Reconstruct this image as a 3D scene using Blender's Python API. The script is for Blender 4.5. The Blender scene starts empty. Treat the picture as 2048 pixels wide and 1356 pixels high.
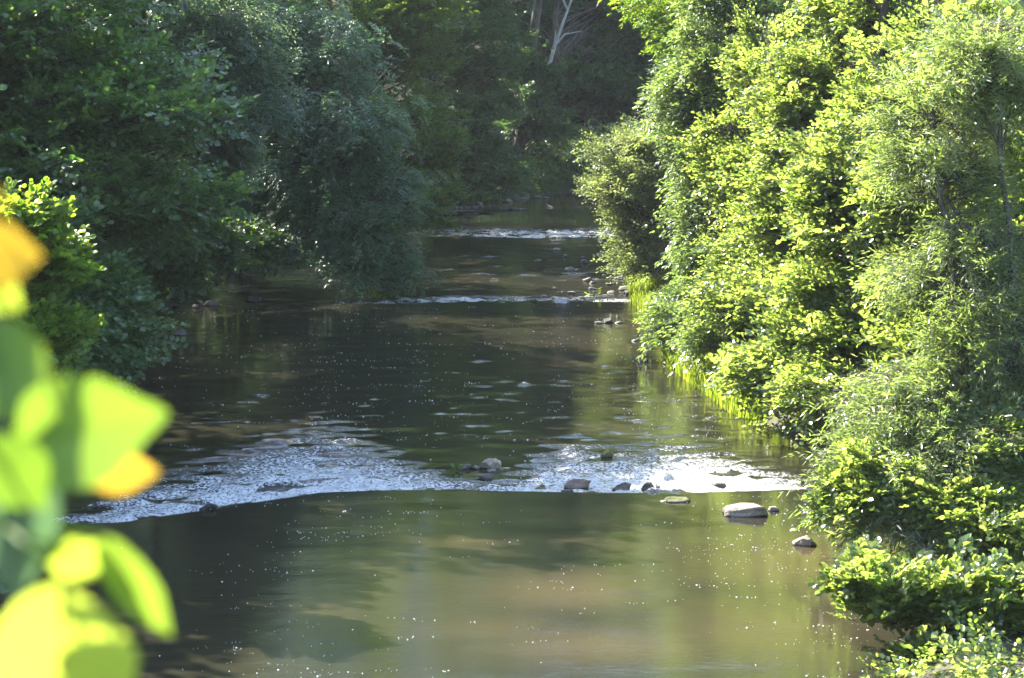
import bpy, math, random
import numpy as np
from mathutils import Vector

# ------------------------------------------------------------------ camera, world, sun, exposure
sc = bpy.context.scene
COL = sc.collection
F = 5000.0            # focal length in photo pixels (2048 wide)
HC = 5.5              # camera height over the near pool
PITCH = math.atan(658 / F)
cam_d = bpy.data.cameras.new('camera')
cam_d.sensor_width = 36.0
cam_d.lens = F / 2048 * 36
cam_d.clip_start = 0.1
cam_d.clip_end = 2000
cam_d.dof.use_dof = True
cam_d.dof.focus_distance = 36
cam_d.dof.aperture_fstop = 8.2
cam = bpy.data.objects.new('camera', cam_d)
COL.objects.link(cam)
cam.location = (0, 0, HC)
cam.rotation_euler = (math.pi / 2 - PITCH, 0, 0)
sc.camera = cam

SUN_AZ, SUN_EL = -48.0, 40.0      # degrees, azimuth from straight ahead (+right)
world = bpy.data.worlds.new('World')
sc.world = world
world.use_nodes = True
wn = world.node_tree
sky = wn.nodes.new('ShaderNodeTexSky')
sky.sky_type = 'NISHITA'
sky.sun_disc = False
sky.sun_elevation = math.radians(SUN_EL)
sky.sun_rotation = math.radians(SUN_AZ)
wn.links.new(sky.outputs[0], wn.nodes['Background'].inputs[0])
wn.nodes['Background'].inputs[1].default_value = 0.13
sun_d = bpy.data.lights.new('sun', 'SUN')
sun_d.energy = 5.0
sun_d.angle = math.radians(0.5)
sun_d.color = (1.0, 0.93, 0.80)
sun = bpy.data.objects.new('sun', sun_d)
COL.objects.link(sun)
sa, se = math.radians(SUN_AZ), math.radians(SUN_EL)
SDIR = Vector((math.sin(sa) * math.cos(se), math.cos(sa) * math.cos(se), math.sin(se)))
sun.rotation_euler = SDIR.to_track_quat('Z', 'Y').to_euler()
sun.location = (0, 0, 60)

sc.view_settings.view_transform = 'Standard'
sc.view_settings.look = 'None'
sc.view_settings.gamma = 1.0
sc.view_settings.exposure = 2.6
sc.render.engine = 'CYCLES'
cy = sc.cycles
cy.max_bounces = 7
cy.diffuse_bounces = 5
cy.glossy_bounces = 2
cy.transmission_bounces = 3
cy.transparent_max_bounces = 8
cy.caustics_reflective = False
cy.caustics_refractive = False
cy.use_denoising = True
cy.denoising_prefilter = 'ACCURATE'
cy.use_adaptive_sampling = False
cy.sample_clamp_indirect = 1.2

# ------------------------------------------------------------------ picture <-> place
CP, SP = math.cos(PITCH), math.sin(PITCH)


def ray(px, py):
    cx, cyy = (px - 1024) / F, -(py - 678) / F
    return np.array([cx, CP + cyy * SP, -SP + cyy * CP])


def at(px, py, d):
    r = ray(px, py)
    return np.array([0, 0, HC]) + r * (d / r[1])


def on_plane(px, py, z=0.0):
    r = ray(px, py)
    return np.array([0, 0, HC]) + r * ((z - HC) / r[2])


def smooth(a, b, x):
    t = np.clip((x - a) / (b - a), 0, 1)
    return t * t * (3 - 2 * t)


def lipcurve(pts, z):
    w = np.array([on_plane(x, y, z) for x, y in pts])
    return lambda x: np.interp(x, w[:, 0], w[:, 1])


LIP1 = lipcurve([(100, 1050), (250, 1042), (400, 1020), (480, 1008), (560, 996), (640, 984), (740, 980), (850, 978),
                 (1000, 981), (1200, 984), (1400, 984), (1690, 974)], 0)
LIP2 = lipcurve([(660, 609), (900, 604), (1080, 602), (1270, 604)], -0.10)
LIP3 = lipcurve([(840, 471), (1000, 474), (1090, 477), (1240, 473)], -0.17)


def wlevel(x, y):
    l1, l2, l3 = LIP1(x), LIP2(x), LIP3(x)
    return (-0.10 * smooth(-0.05, 0.3, y - l1) - 0.07 * smooth(0, 0.4, y - l2) - 0.07 * smooth(0, 0.5, y - l3))


def on_water(px, py):
    p = on_plane(px, py, 0)
    for _ in range(4):
        p = on_plane(px, py, float(wlevel(p[0], p[1])))
    return p


# ------------------------------------------------------------------ helpers
def put(o, parent=None):
    COL.objects.link(o)
    if parent is not None:
        o.parent = parent
    return o


def tag(o, label=None, cat=None, group=None, kind=None):
    if label:
        o['label'] = label
    if cat:
        o['category'] = cat
    if group:
        o['group'] = group
    if kind:
        o['kind'] = kind
    return o


def empty(name, loc, label, cat, group=None):
    o = bpy.data.objects.new(name, None)
    o.empty_display_size = 0.2
    o.location = [float(v) for v in loc]
    put(o)
    return tag(o, label, cat, group)


class MB:
    def __init__(self):
        self.v, self.f, self.n = [], [], 0

    def add(self, v, f):
        v = np.asarray(v, float).reshape(-1, 3)
        self.v.append(v)
        f = np.asarray(f, int)
        self.f.append(f + self.n)
        self.n += len(v)

    def tube(self, pts, rad, sides=6):
        pts = np.asarray(pts, float)
        n = len(pts)
        rad = np.broadcast_to(np.asarray(rad, float), (n,))
        t = np.gradient(pts, axis=0)
        t /= np.linalg.norm(t, axis=1)[:, None] + 1e-9
        ref = np.array([0, 0, 1.0]) if abs(t[:, 2]).mean() < 0.8 else np.array([1.0, 0, 0])
        a = np.cross(t, ref)
        a /= np.linalg.norm(a, axis=1)[:, None] + 1e-9
        b = np.cross(t, a)
        ang = np.arange(sides) * 2 * math.pi / sides
        v = (pts[:, None] + rad[:, None, None] * (np.cos(ang)[None, :, None] * a[:, None] + np.sin(ang)[None, :, None] * b[:, None])).reshape(-1, 3)
        i = np.arange(n - 1)[:, None] * sides
        j = np.arange(sides)[None, :]
        k = (j + 1) % sides
        f = np.stack([i + j, i + k, i + sides + k, i + sides + j], -1).reshape(-1, 4)
        self.add(v, f)

    def build(self, name, mat, parent=None, off=None, smoothf=True, fattr=None):
        v = np.concatenate(self.v)
        if off is not None:
            v = v - np.asarray(off, float)
        f = np.concatenate(self.f)
        return make_mesh(name, v, f, mat, parent, smoothf, fattr)


def make_mesh(name, v, f, mat, parent=None, smoothf=True, fattr=None, pattr=None):
    me = bpy.data.meshes.new(name)
    v = np.ascontiguousarray(v, np.float32)
    f = np.ascontiguousarray(f, np.int32)
    nf, k = f.shape
    me.vertices.add(len(v))
    me.vertices.foreach_set('co', v.ravel())
    me.loops.add(nf * k)
    me.loops.foreach_set('vertex_index', f.ravel())
    me.polygons.add(nf)
    me.polygons.foreach_set('loop_start', np.arange(0, nf * k, k, dtype=np.int32))
    me.polygons.foreach_set('use_smooth', np.full(nf, smoothf, bool))
    if fattr is not None:
        a = me.attributes.new('rnd', 'FLOAT', 'FACE')
        a.data.foreach_set('value', np.ascontiguousarray(fattr, np.float32))
    for nm, val in (pattr or {}).items():
        a = me.attributes.new(nm, 'FLOAT', 'POINT')
        a.data.foreach_set('value', np.ascontiguousarray(val, np.float32))
    me.update(calc_edges=True)
    me.materials.append(mat)
    o = bpy.data.objects.new(name, me)
    return put(o, parent)


# ------------------------------------------------------------------ materials
def mat_new(name):
    m = bpy.data.materials.new(name)
    m.use_nodes = True
    nt = m.node_tree
    nt.nodes.clear()
    return m, nt


def N(nt, t, **kw):
    n = nt.nodes.new(t)
    for k, v in kw.items():
        if k in n.inputs:
            n.inputs[k].default_value = v
        else:
            setattr(n, k, v)
    return n


def ramp(nt, fac, stops):
    r = nt.nodes.new('ShaderNodeValToRGB')
    e = r.color_ramp.elements
    while len(e) < len(stops):
        e.new(0.5)
    for el, (p, c) in zip(e, stops):
        el.position = p
        el.color = (*c, 1) if len(c) == 3 else c
    nt.links.new(fac, r.inputs[0])
    return r.outputs[0]


def leaf_mat(name, c1, c2, t1, t2, rough=0.38, trans=0.5, spec=0.5):
    """thin leaf: gloss + diffuse on top, coloured light coming through; varies leaf by leaf"""
    m, nt = mat_new(name)
    L = nt.links
    at_ = N(nt, 'ShaderNodeAttribute', attribute_name='rnd')
    colr = ramp(nt, at_.outputs['Fac'], [(0, c1), (1, c2)])
    colt = ramp(nt, at_.outputs['Fac'], [(0, t1), (1, t2)])
    p = N(nt, 'ShaderNodeBsdfPrincipled', Roughness=rough)
    p.inputs['Specular IOR Level'].default_value = spec
    L.new(colr, p.inputs['Base Color'])
    t = N(nt, 'ShaderNodeBsdfTranslucent')
    L.new(colt, t.inputs['Color'])
    mx = N(nt, 'ShaderNodeMixShader')
    mx.inputs[0].default_value = trans
    L.new(p.outputs[0], mx.inputs[1])
    L.new(t.outputs[0], mx.inputs[2])
    out = N(nt, 'ShaderNodeOutputMaterial')
    L.new(mx.outputs[0], out.inputs[0])
    return m


LM = {
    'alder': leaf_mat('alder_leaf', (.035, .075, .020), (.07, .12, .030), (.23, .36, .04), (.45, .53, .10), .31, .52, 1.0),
    'alder_shade': leaf_mat('alder_leaf_shade', (.036, .080, .030), (.095, .160, .055), (.07, .18, .02), (.20, .32, .04), .42, .42, .9),  # copy of the alder leaf with shade put into its colours
    'bright': leaf_mat('young_leaf', (.05, .11, .02), (.09, .16, .03), (.18, .34, .02), (.36, .46, .03), .4, .5, .4),
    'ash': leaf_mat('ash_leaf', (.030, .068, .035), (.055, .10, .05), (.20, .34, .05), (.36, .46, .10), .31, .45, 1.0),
    'ash_shade': leaf_mat('ash_leaf_shade', (.042, .088, .045), (.105, .172, .085), (.09, .22, .05), (.17, .31, .09), .42, .42, .9),  # ash leaf for the shaded bank, that shade painted into its colours
    'silver_lit': leaf_mat('silver_lit_leaf', (.075, .115, .08), (.13, .17, .125), (.14, .24, .06), (.24, .34, .12), .38, .42, 1.0),  # lit highlights put into the paler leaf colour
    'willow': leaf_mat('willow_leaf', (.06, .10, .045), (.11, .15, .08), (.26, .40, .06), (.44, .54, .12), .33, .5, 1.0),
    'sallow': leaf_mat('sallow_leaf', (.065, .10, .05), (.11, .145, .08), (.20, .29, .05), (.36, .42, .12), .4, .45, .8),
    'oak': leaf_mat('oak_leaf', (.045, .095, .025), (.08, .13, .035), (.14, .26, .015), (.28, .38, .03), .42, .45, .6),
    'far': leaf_mat('woodland_leaf', (.042, .088, .036), (.070, .12, .046), (.07, .17, .03), (.15, .25, .05), .45, .42, .6),
}


def bark_mat(name, c1, c2, scale=14):
    m, nt = mat_new(name)
    L = nt.links
    tc = N(nt, 'ShaderNodeTexCoord')
    mp = N(nt, 'ShaderNodeMapping')
    mp.inputs['Scale'].default_value = (1, 1, .25)
    L.new(tc.outputs['Object'], mp.inputs[0])
    nz = N(nt, 'ShaderNodeTexNoise', Scale=scale, Detail=6.0)
    L.new(mp.outputs[0], nz.inputs[0])
    c = ramp(nt, nz.outputs[0], [(.35, c1), (.65, c2)])
    p = N(nt, 'ShaderNodeBsdfPrincipled', Roughness=.85)
    L.new(c, p.inputs['Base Color'])
    b = N(nt, 'ShaderNodeBump', Strength=.5, Distance=.02)
    L.new(nz.outputs[0], b.inputs['Height'])
    L.new(b.outputs[0], p.inputs['Normal'])
    out = N(nt, 'ShaderNodeOutputMaterial')
    L.new(p.outputs[0], out.inputs[0])
    return m


BARK = bark_mat('bark', (.035, .028, .02), (.11, .09, .07))
BARKG = bark_mat('bark_grey', (.07, .065, .055), (.2, .18, .15))
DEAD = bark_mat('bleached_wood', (.28, .27, .25), (.5, .48, .45))
DRIFT = bark_mat('driftwood', (.10, .085, .07), (.32, .29, .25), 9)
DARKWOOD = bark_mat('wet_wood', (.012, .010, .008), (.04, .032, .025), 9)


def rock_mat(name, c1, c2, moss=.35):
    m, nt = mat_new(name)
    L = nt.links
    tc = N(nt, 'ShaderNodeTexCoord')
    oi = N(nt, 'ShaderNodeObjectInfo')
    ad = N(nt, 'ShaderNodeVectorMath', operation='ADD')
    L.new(tc.outputs['Object'], ad.inputs[0])
    sc_ = N(nt, 'ShaderNodeVectorMath', operation='SCALE')
    sc_.inputs['Scale'].default_value = 37
    cmb = N(nt, 'ShaderNodeCombineXYZ')
    for i in range(3):
        L.new(oi.outputs['Random'], cmb.inputs[i])
    L.new(cmb.outputs[0], sc_.inputs[0])
    L.new(sc_.outputs[0], ad.inputs[1])
    nz = N(nt, 'ShaderNodeTexNoise', Scale=7.0, Detail=8.0, Roughness=.65)
    L.new(ad.outputs[0], nz.inputs[0])
    nf = N(nt, 'ShaderNodeTexNoise', Scale=45.0, Detail=5.0)
    L.new(ad.outputs[0], nf.inputs[0])
    c = ramp(nt, nz.outputs[0], [(.3, c1), (.7, c2)])
    sp = ramp(nt, nf.outputs[0], [(.35, (.6, .6, .6)), (.7, (1.15, 1.12, 1.1))])
    mul = N(nt, 'ShaderNodeMix', data_type='RGBA', blend_type='MULTIPLY')
    mul.inputs[0].default_value = 1
    L.new(c, mul.inputs[6])
    L.new(sp, mul.inputs[7])
    # moss in clumps
    nm = N(nt, 'ShaderNodeTexNoise', Scale=4.0, Detail=5.0)
    L.new(ad.outputs[0], nm.inputs[0])
    mf = ramp(nt, nm.outputs[0], [(.72 - moss * .35, (0, 0, 0)), (.80 - moss * .3, (1, 1, 1))])
    mx = N(nt, 'ShaderNodeMix', data_type='RGBA')
    L.new(mf, mx.inputs[0])
    L.new(mul.outputs[2], mx.inputs[6])
    mx.inputs[7].default_value = (.10, .11, .03, 1)
    # wet band at the waterline
    geo = N(nt, 'ShaderNodeSeparateXYZ')
    L.new(tc.outputs['Object'], geo.inputs[0])
    wv = N(nt, 'ShaderNodeMath', operation='MULTIPLY_ADD')
    L.new(nf.outputs[0], wv.inputs[0])
    wv.inputs[1].default_value = -.022
    L.new(geo.outputs[2], wv.inputs[2])
    wr = N(nt, 'ShaderNodeMapRange')
    wr.inputs['From Min'].default_value = .0
    wr.inputs['From Max'].default_value = .014
    L.new(wv.outputs[0], wr.inputs[0])
    wm = N(nt, 'ShaderNodeMix', data_type='RGBA')
    L.new(wr.outputs[0], wm.inputs[0])
    wm.inputs[6].default_value = (.022, .018, .014, 1)
    L.new(mx.outputs[2], wm.inputs[7])
    p = N(nt, 'ShaderNodeBsdfPrincipled')
    L.new(wm.outputs[2], p.inputs['Base Color'])
    rr = N(nt, 'ShaderNodeMapRange')
    rr.inputs['To Min'].default_value = .25
    rr.inputs['To Max'].default_value = .85
    L.new(wr.outputs[0], rr.inputs[0])
    L.new(rr.outputs[0], p.inputs['Roughness'])
    b = N(nt, 'ShaderNodeBump', Strength=.6, Distance=.015)
    L.new(nf.outputs[0], b.inputs['Height'])
    L.new(b.outputs[0], p.inputs['Normal'])
    out = N(nt, 'ShaderNodeOutputMaterial')
    L.new(p.outputs[0], out.inputs[0])
    return m


R_GREY = rock_mat('grey_stone', (.09, .082, .075), (.22, .20, .18), .15)
R_PALE = rock_mat('pale_stone', (.19, .155, .12), (.36, .305, .245), .18)
R_DARK = rock_mat('dark_stone', (.035, .030, .027), (.10, .09, .08), .15)
R_MOSS = rock_mat('mossy_stone', (.06, .055, .05), (.17, .15, .13), .95)
R_RED = rock_mat('reddish_stone', (.13, .085, .07), (.24, .18, .15), .1)


def ground_mat():
    m, nt = mat_new('bank_soil')
    L = nt.links
    tc = N(nt, 'ShaderNodeTexCoord')
    nz = N(nt, 'ShaderNodeTexNoise', Scale=1.6, Detail=9.0, Roughness=.7)
    L.new(tc.outputs['Object'], nz.inputs[0])
    c = ramp(nt, nz.outputs[0], [(.3, (.022, .018, .011)), (.5, (.05, .042, .025)), (.68, (.035, .06, .02))])
    p = N(nt, 'ShaderNodeBsdfPrincipled', Roughness=.9)
    L.new(c, p.inputs['Base Color'])
    b = N(nt, 'ShaderNodeBump', Strength=.8, Distance=.08)
    L.new(nz.outputs[0], b.inputs['Height'])
    L.new(b.outputs[0], p.inputs['Normal'])
    out = N(nt, 'ShaderNodeOutputMaterial')
    L.new(p.outputs[0], out.inputs[0])
    return m


def water_mat():
    m, nt = mat_new('river_water')
    L = nt.links
    tc = N(nt, 'ShaderNodeTexCoord')
    rif = N(nt, 'ShaderNodeAttribute', attribute_name='riffle')
    lit_silt = N(nt, 'ShaderNodeAttribute', attribute_name='sunlit_silt')
    # body: murky brown water over a silty bed
    nb = N(nt, 'ShaderNodeTexNoise', Scale=.55, Detail=4.0)
    L.new(tc.outputs['Object'], nb.inputs[0])
    body = ramp(nt, nb.outputs[0], [(.35, (.014, .014, .010)), (.65, (.023, .021, .013))])
    mxs = N(nt, 'ShaderNodeMix', data_type='RGBA')
    L.new(lit_silt.outputs['Fac'], mxs.inputs[0])
    L.new(body, mxs.inputs[6])
    mxs.inputs[7].default_value = (.074, .055, .027, 1)  # silt, with sunlight on the murk put into the paler brown
    # foam plus painted sky and sun glints: broken white streaks where the water tumbles
    mp = N(nt, 'ShaderNodeMapping')
    mp.inputs['Scale'].default_value = (.8, 1, 1)
    L.new(tc.outputs['Object'], mp.inputs[0])
    nfm = N(nt, 'ShaderNodeTexNoise', Scale=30.0, Detail=5.0, Roughness=.72, Distortion=.4)
    L.new(mp.outputs[0], nfm.inputs[0])
    ff = N(nt, 'ShaderNodeMath', operation='MULTIPLY_ADD')
    L.new(rif.outputs['Fac'], ff.inputs[0])
    ff.inputs[1].default_value = .36
    L.new(nfm.outputs[0], ff.inputs[2])
    fr = N(nt, 'ShaderNodeMapRange')
    fr.inputs['From Min'].default_value = .69
    fr.inputs['From Max'].default_value = .83
    L.new(ff.outputs[0], fr.inputs[0])
    mxf = N(nt, 'ShaderNodeMix', data_type='RGBA')
    L.new(fr.outputs[0], mxf.inputs[0])
    L.new(mxs.outputs[2], mxf.inputs[6])
    mxf.inputs[7].default_value = (.62, .63, .65, 1)
    p = N(nt, 'ShaderNodeBsdfPrincipled', IOR=1.333)
    L.new(mxf.outputs[2], p.inputs['Base Color'])
    rg = N(nt, 'ShaderNodeMapRange')
    rg.inputs['To Min'].default_value = .035
    rg.inputs['To Max'].default_value = .13
    L.new(rif.outputs['Fac'], rg.inputs[0])
    L.new(rg.outputs[0], p.inputs['Roughness'])
    # fine ripples
    mp2 = N(nt, 'ShaderNodeMapping')
    mp2.inputs['Scale'].default_value = (.45, 1, 1)
    L.new(tc.outputs['Object'], mp2.inputs[0])
    n1 = N(nt, 'ShaderNodeTexNoise', Scale=13.0, Detail=4.0, Roughness=.6)
    L.new(mp2.outputs[0], n1.inputs[0])
    n2 = N(nt, 'ShaderNodeTexNoise', Scale=22.0, Detail=5.0, Roughness=.65)
    L.new(tc.outputs['Object'], n2.inputs[0])
    d1 = N(nt, 'ShaderNodeMapRange')
    d1.inputs['To Min'].default_value = .0
    d1.inputs['To Max'].default_value = 1.0
    L.new(rif.outputs['Fac'], d1.inputs[0])
    b1 = N(nt, 'ShaderNodeBump', Strength=1.0, Distance=.0021)
    L.new(n1.outputs[0], b1.inputs['Height'])
    b2 = N(nt, 'ShaderNodeBump', Distance=.06)
    L.new(d1.outputs[0], b2.inputs['Strength'])
    L.new(n2.outputs[0], b2.inputs['Height'])
    L.new(b1.outputs[0], b2.inputs['Normal'])
    L.new(b2.outputs[0], p.inputs['Normal'])
    out = N(nt, 'ShaderNodeOutputMaterial')
    L.new(p.outputs[0], out.inputs[0])
    return m


def plain(name, col, rough=.6):
    m, nt = mat_new(name)
    p = N(nt, 'ShaderNodeBsdfPrincipled', Roughness=rough)
    nz = N(nt, 'ShaderNodeTexNoise', Scale=30.0, Detail=4.0)
    tc = N(nt, 'ShaderNodeTexCoord')
    nt.links.new(tc.outputs['Object'], nz.inputs[0])
    c = ramp(nt, nz.outputs[0], [(.3, tuple(v * .8 for v in col)), (.7, tuple(min(1, v * 1.15) for v in col))])
    nt.links.new(c, p.inputs['Base Color'])
    out = N(nt, 'ShaderNodeOutputMaterial')
    nt.links.new(p.outputs[0], out.inputs[0])
    return m


# ------------------------------------------------------------------ terrain and river
def wp(px, py):
    p = on_water(px, py)
    return (p[0], p[1])


LEFT_EDGE = [(-2.2, -8), (-2.4, 2), (-4.0, 10), (-4.8, 20), wp(60, 1060), wp(95, 900), wp(140, 760), wp(260, 690), wp(320, 625), wp(400, 560),
             wp(540, 488), wp(700, 470), wp(845, 440), wp(880, 425), wp(1000, 400), wp(1140, 388)]
FAR_EDGE = [(8, 80), (16, 84), (40, 92)]
RIGHT_EDGE = [(40, 80), (16, 73), (6, 68), (3.4, 62), wp(1262, 520), wp(1268, 575), wp(1275, 605), wp(1330, 660), wp(1345, 730), wp(1480, 830),
              wp(1620, 920), wp(1690, 965), wp(1800, 1060), wp(1985, 1180), wp(1760, 1335), (2.7, 19.8), (3.6, 17), (4.0, 8), (4, -8)]
RIVER = np.array(LEFT_EDGE + FAR_EDGE + RIGHT_EDGE, float)


def river_sd(x, y):
    """signed distance to the river outline, negative in the water"""
    P = np.stack([x.ravel(), y.ravel()], -1)
    best = np.full(len(P), 1e18)
    inside = np.zeros(len(P), bool)
    n = len(RIVER)
    for i in range(n):
        a, b = RIVER[i], RIVER[(i + 1) % n]
        ab = b - a
        t = np.clip(((P - a) @ ab) / (ab @ ab + 1e-12), 0, 1)
        q = a + t[:, None] * ab
        best = np.minimum(best, ((P - q) ** 2).sum(1))
        c = ((a[1] > P[:, 1]) != (b[1] > P[:, 1]))
        xi = a[0] + (P[:, 1] - a[1]) / (b[1] - a[1] + 1e-12) * ab[0]
        inside ^= c & (P[:, 0] < xi)
    d = np.sqrt(best)
    return np.where(inside, -d, d).reshape(x.shape)


_r = np.random.default_rng(5)
_W = [(_r.normal(size=2) * k, _r.uniform(0, 6.28), 1 / k) for k in (.12, .25, .5, .5, 1, 1.1, 2.1, 2.3) for _ in range(2)]


def gnoise(x, y):
    s = 0
    for k, ph, a in _W:
        s = s + a * np.sin(k[0] * x + k[1] * y + ph)
    return s


def ground_z(x, y):
    sd = river_sd(x, y)
    bank = -0.55 + 0.75 * smooth(-0.8, 0.9, sd) + 0.10 * smooth(0.2, 1.0, sd)
    slope = np.where(x < 0, np.where(y > 68, .62, .42), .26)
    slope = np.where(y > 80, .75, slope)
    far = np.clip(sd - 1.0 - 11.0 * smooth(76, 84, y), 0, None)
    hill = slope * far
    hill = 26 * (1 - np.exp(-hill / 26))
    z = bank + hill - .20 * smooth(28, 75, y)
    return z + .05 * gnoise(x, y) * smooth(0.0, 3, sd)


def grid(xs, ys):
    X, Y = np.meshgrid(xs, ys)
    nx, ny = len(xs), len(ys)
    i = np.arange(ny - 1)[:, None] * nx + np.arange(nx - 1)[None, :]
    f = np.stack([i, i + 1, i + nx + 1, i + nx], -1).reshape(-1, 4)
    return X, Y, f


xs = np.concatenate([[-300, -180, -120, -80, -60], np.arange(-45, -14, 1.5), np.arange(-14, 14, .25), np.arange(14, 46, 1.5), [60, 80, 120, 180, 300]])
ys = np.concatenate([[-200, -100, -50, -25, -12], np.arange(-8, 90, .4), np.arange(90, 150, 2.5), [170, 200, 260, 350]])
X, Y, f = grid(xs, ys)
Z = ground_z(X, Y)
g = make_mesh('ground', np.stack([X, Y, Z], -1).reshape(-1, 3), f, ground_mat())
tag(g, 'dark soil river bank and wooded slopes', None, None, 'structure')

# water sheet
xs = np.concatenate([np.arange(-9, 7, .045), np.arange(7, 42, .6)])
ys = np.concatenate([np.arange(-8, 19, .4), np.arange(19, 27, .07), np.arange(27, 36, .045), np.arange(36, 66, .09), np.arange(66, 97, .3)])
X, Y, f = grid(xs, ys)
l1, l2, l3 = LIP1(X), LIP2(X), LIP3(X)
top1 = lipcurve([(100, 1030), (200, 985), (300, 935), (400, 905), (520, 865), (640, 828), (700, 850), (800, 900), (900, 940), (1000, 950), (1040, 925),
                 (1080, 890), (1150, 868), (1250, 882), (1400, 872), (1500, 905), (1600, 935), (1690, 960)], -0.05)(X)
amp1 = np.interp(X, [on_plane(p, 980)[0] for p in (100, 300, 500, 650, 850, 960, 1010, 1100, 1300, 1500, 1650, 1720)],
                 [.75, .85, .9, 1, .95, .8, .85, .95, 1, 1, .8, .2])
u = (Y - l1) / np.maximum(top1 - l1, .3)
rif = amp1 * smooth(-.01, .02, u) * np.clip(1.12 - u * .75, 0, 1) * smooth(1.5, .75, u)
u = Y - l2
w2 = np.interp(X, [wp(p, 604)[0] for p in (640, 680, 800, 900, 960, 1060, 1270)], [.2, .55, .8, 1, .9, .7, .55])
rif = np.maximum(rif, 1.15 * w2 * smooth(-.03, .05, u) * smooth(2.2, .5, u))
u = Y - l3
w3 = np.interp(X, [wp(p, 474)[0] for p in (830, 880, 1000, 1090, 1240)], [.2, .7, .85, 1, .95])
rif = np.maximum(rif, 1.0 * w3 * smooth(-.04, .06, u) * np.clip(1.1 - u / 6, 0, 1) * smooth(6, 2.5, u))
# loose patches of broken water
rs = np.random.default_rng(17)
br = np.zeros_like(X)
for i in range(26):
    lam = rs.uniform(.18, .8)
    th = rs.normal(0, .6)
    br += np.sin(2 * math.pi / lam * (.55 * math.sin(th) * X + math.cos(th) * Y) + rs.uniform(0, 6.28) + .8 * np.sin(1.7 * X + i)) * lam ** .4
br = br / br.std()
loose = np.zeros_like(X)
STREAKS = []
for (x0, x1, y0, y1, n_) in [(850, 1480, 700, 880, 110), (380, 760, 780, 930, 80), (860, 1230, 485, 600, 50), (420, 700, 520, 640, 14), (1250, 1560, 820, 930, 40)]:
    for _ in range(n_):
        STREAKS.append((rs.uniform(x0, x1), y0 + (y1 - y0) * rs.uniform() ** .7, rs.uniform(6, 26), rs.uniform(.6, 1.3), rs.uniform(.35, .75)))
for (px, py, hw, hh, a) in STREAKS + [(880, 540, 40, 3, .8), (985, 548, 55, 3, .8), (955, 560, 50, 3, .85), (1050, 552, 45, 4, .8), (1150, 547, 60, 4, .75), (1110, 562, 40, 2, .7),
                            (1180, 560, 50, 5, .7), (1230, 552, 40, 5, .65), (930, 511, 28, 2, .7), (1105, 500, 30, 2, .7), (1090, 520, 30, 2, .55), (900, 577, 50, 3, .6), (980, 580, 45, 2, .65),
                            (1180, 585, 60, 6, .6), (1060, 572, 25, 2, .6), (690, 575, 25, 3, .6), (580, 582, 40, 2, .6), (640, 541, 60, 2, .5), (690, 607, 25, 3, .85),
                            (505, 592, 40, 3, .5), (1170, 743, 65, 3, .65), (970, 724, 30, 2, .6), (970, 772, 28, 3, .6), (1230, 735, 25, 2, .5),
                            (520, 792, 30, 2, .6),
                             (700, 535, 20, 2, .5), (550, 640, 30, 2, .4), (1360, 800, 60, 2, .4)]:
    a0, b0 = on_water(px, py + hh), on_water(px, py - hh)
    c = (a0 + b0) / 2
    ry = (b0[1] - a0[1]) / 2 + .03
    rx = hw / F * c[1]
    e = ((X - c[0]) / rx) ** 2 + ((Y - c[1] - .12 * np.sin(X * 3 + px)) / ry) ** 2
    loose = np.maximum(loose, a * (.72 if hw > 30 else 1) * np.exp(-e * .8))
rif = rif * np.where(Y < 42, smooth(-2.2 * rif - .35, -2.2 * rif + .75, br - 1.0 + .95 * rif), smooth(-1.9, .4, br))
rif = np.maximum(rif, loose * smooth(-.1, .7, br))
sunlit_silt = np.zeros_like(X)  # patches of pale silt, sunlit murk painted in with them
for (px, py, hw, hh, a) in [(1010, 1085, 110, 22, .55), (1130, 1180, 160, 40, .6), (1180, 1290, 220, 40, .55), (1000, 1260, 150, 30, .35), (1600, 1120, 200, 60, .5), (1850, 1180, 160, 50, 1.0),
                            (1500, 1250, 250, 60, .35), (1200, 1030, 200, 20, .3), (660, 1200, 120, 30, .2), (1180, 690, 90, 14, .15), (1080, 640, 60, 8, .1), (470, 640, 40, 6, .2), (540, 623, 20, 3, .4),
                            (560, 715, 60, 6, .1), (1130, 728, 80, 6, .15), (1320, 655, 60, 14, .5), (650, 740, 50, 8, .2)]:
    c = on_water(px, py)
    ry = max(hh / F * c[1] ** 2 / HC, .1)
    rx = hw / F * c[1]
    e = ((X - c[0]) / rx) ** 2 + ((Y - c[1]) / ry) ** 2
    sunlit_silt = np.maximum(sunlit_silt, a * np.exp(-e * 1.0))
rng = np.random.default_rng(3)
ch = np.zeros_like(X)
chs = np.zeros_like(X)
for i in range(46):
    lam = math.exp(rng.uniform(math.log(.16), math.log(.9)))
    th = rng.normal(0, .75)
    k = 2 * math.pi / lam
    s = np.sin(k * (math.sin(th) * X + math.cos(th) * Y) + rng.uniform(0, 6.28) + .6 * np.sin(1.3 * X + i) + .5 * np.sin(.9 * Y - i))
    ch += s * lam * .017
for i in range(14):
    lam = math.exp(rng.uniform(math.log(.25), math.log(1.6)))
    th = rng.normal(0, .5)
    k = 2 * math.pi / lam
    chs += np.sin(k * (math.sin(th) * X + math.cos(th) * Y) + rng.uniform(0, 6.28) + .5 * np.sin(.7 * X + i)) * lam * .00035
upstream = smooth(-.1, .8, Y - l1)
Zw = wlevel(X, Y) + ch * np.clip(rif, 0, 1) * 1.0 + chs * (1 + 1.2 * upstream)
riv = make_mesh('river', np.stack([X, Y, Zw], -1).reshape(-1, 3), f, water_mat(), pattr={'riffle': rif.ravel(), 'sunlit_silt': sunlit_silt.ravel()})
tag(riv, 'brown river with white riffles', None, None, 'structure')

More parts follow.
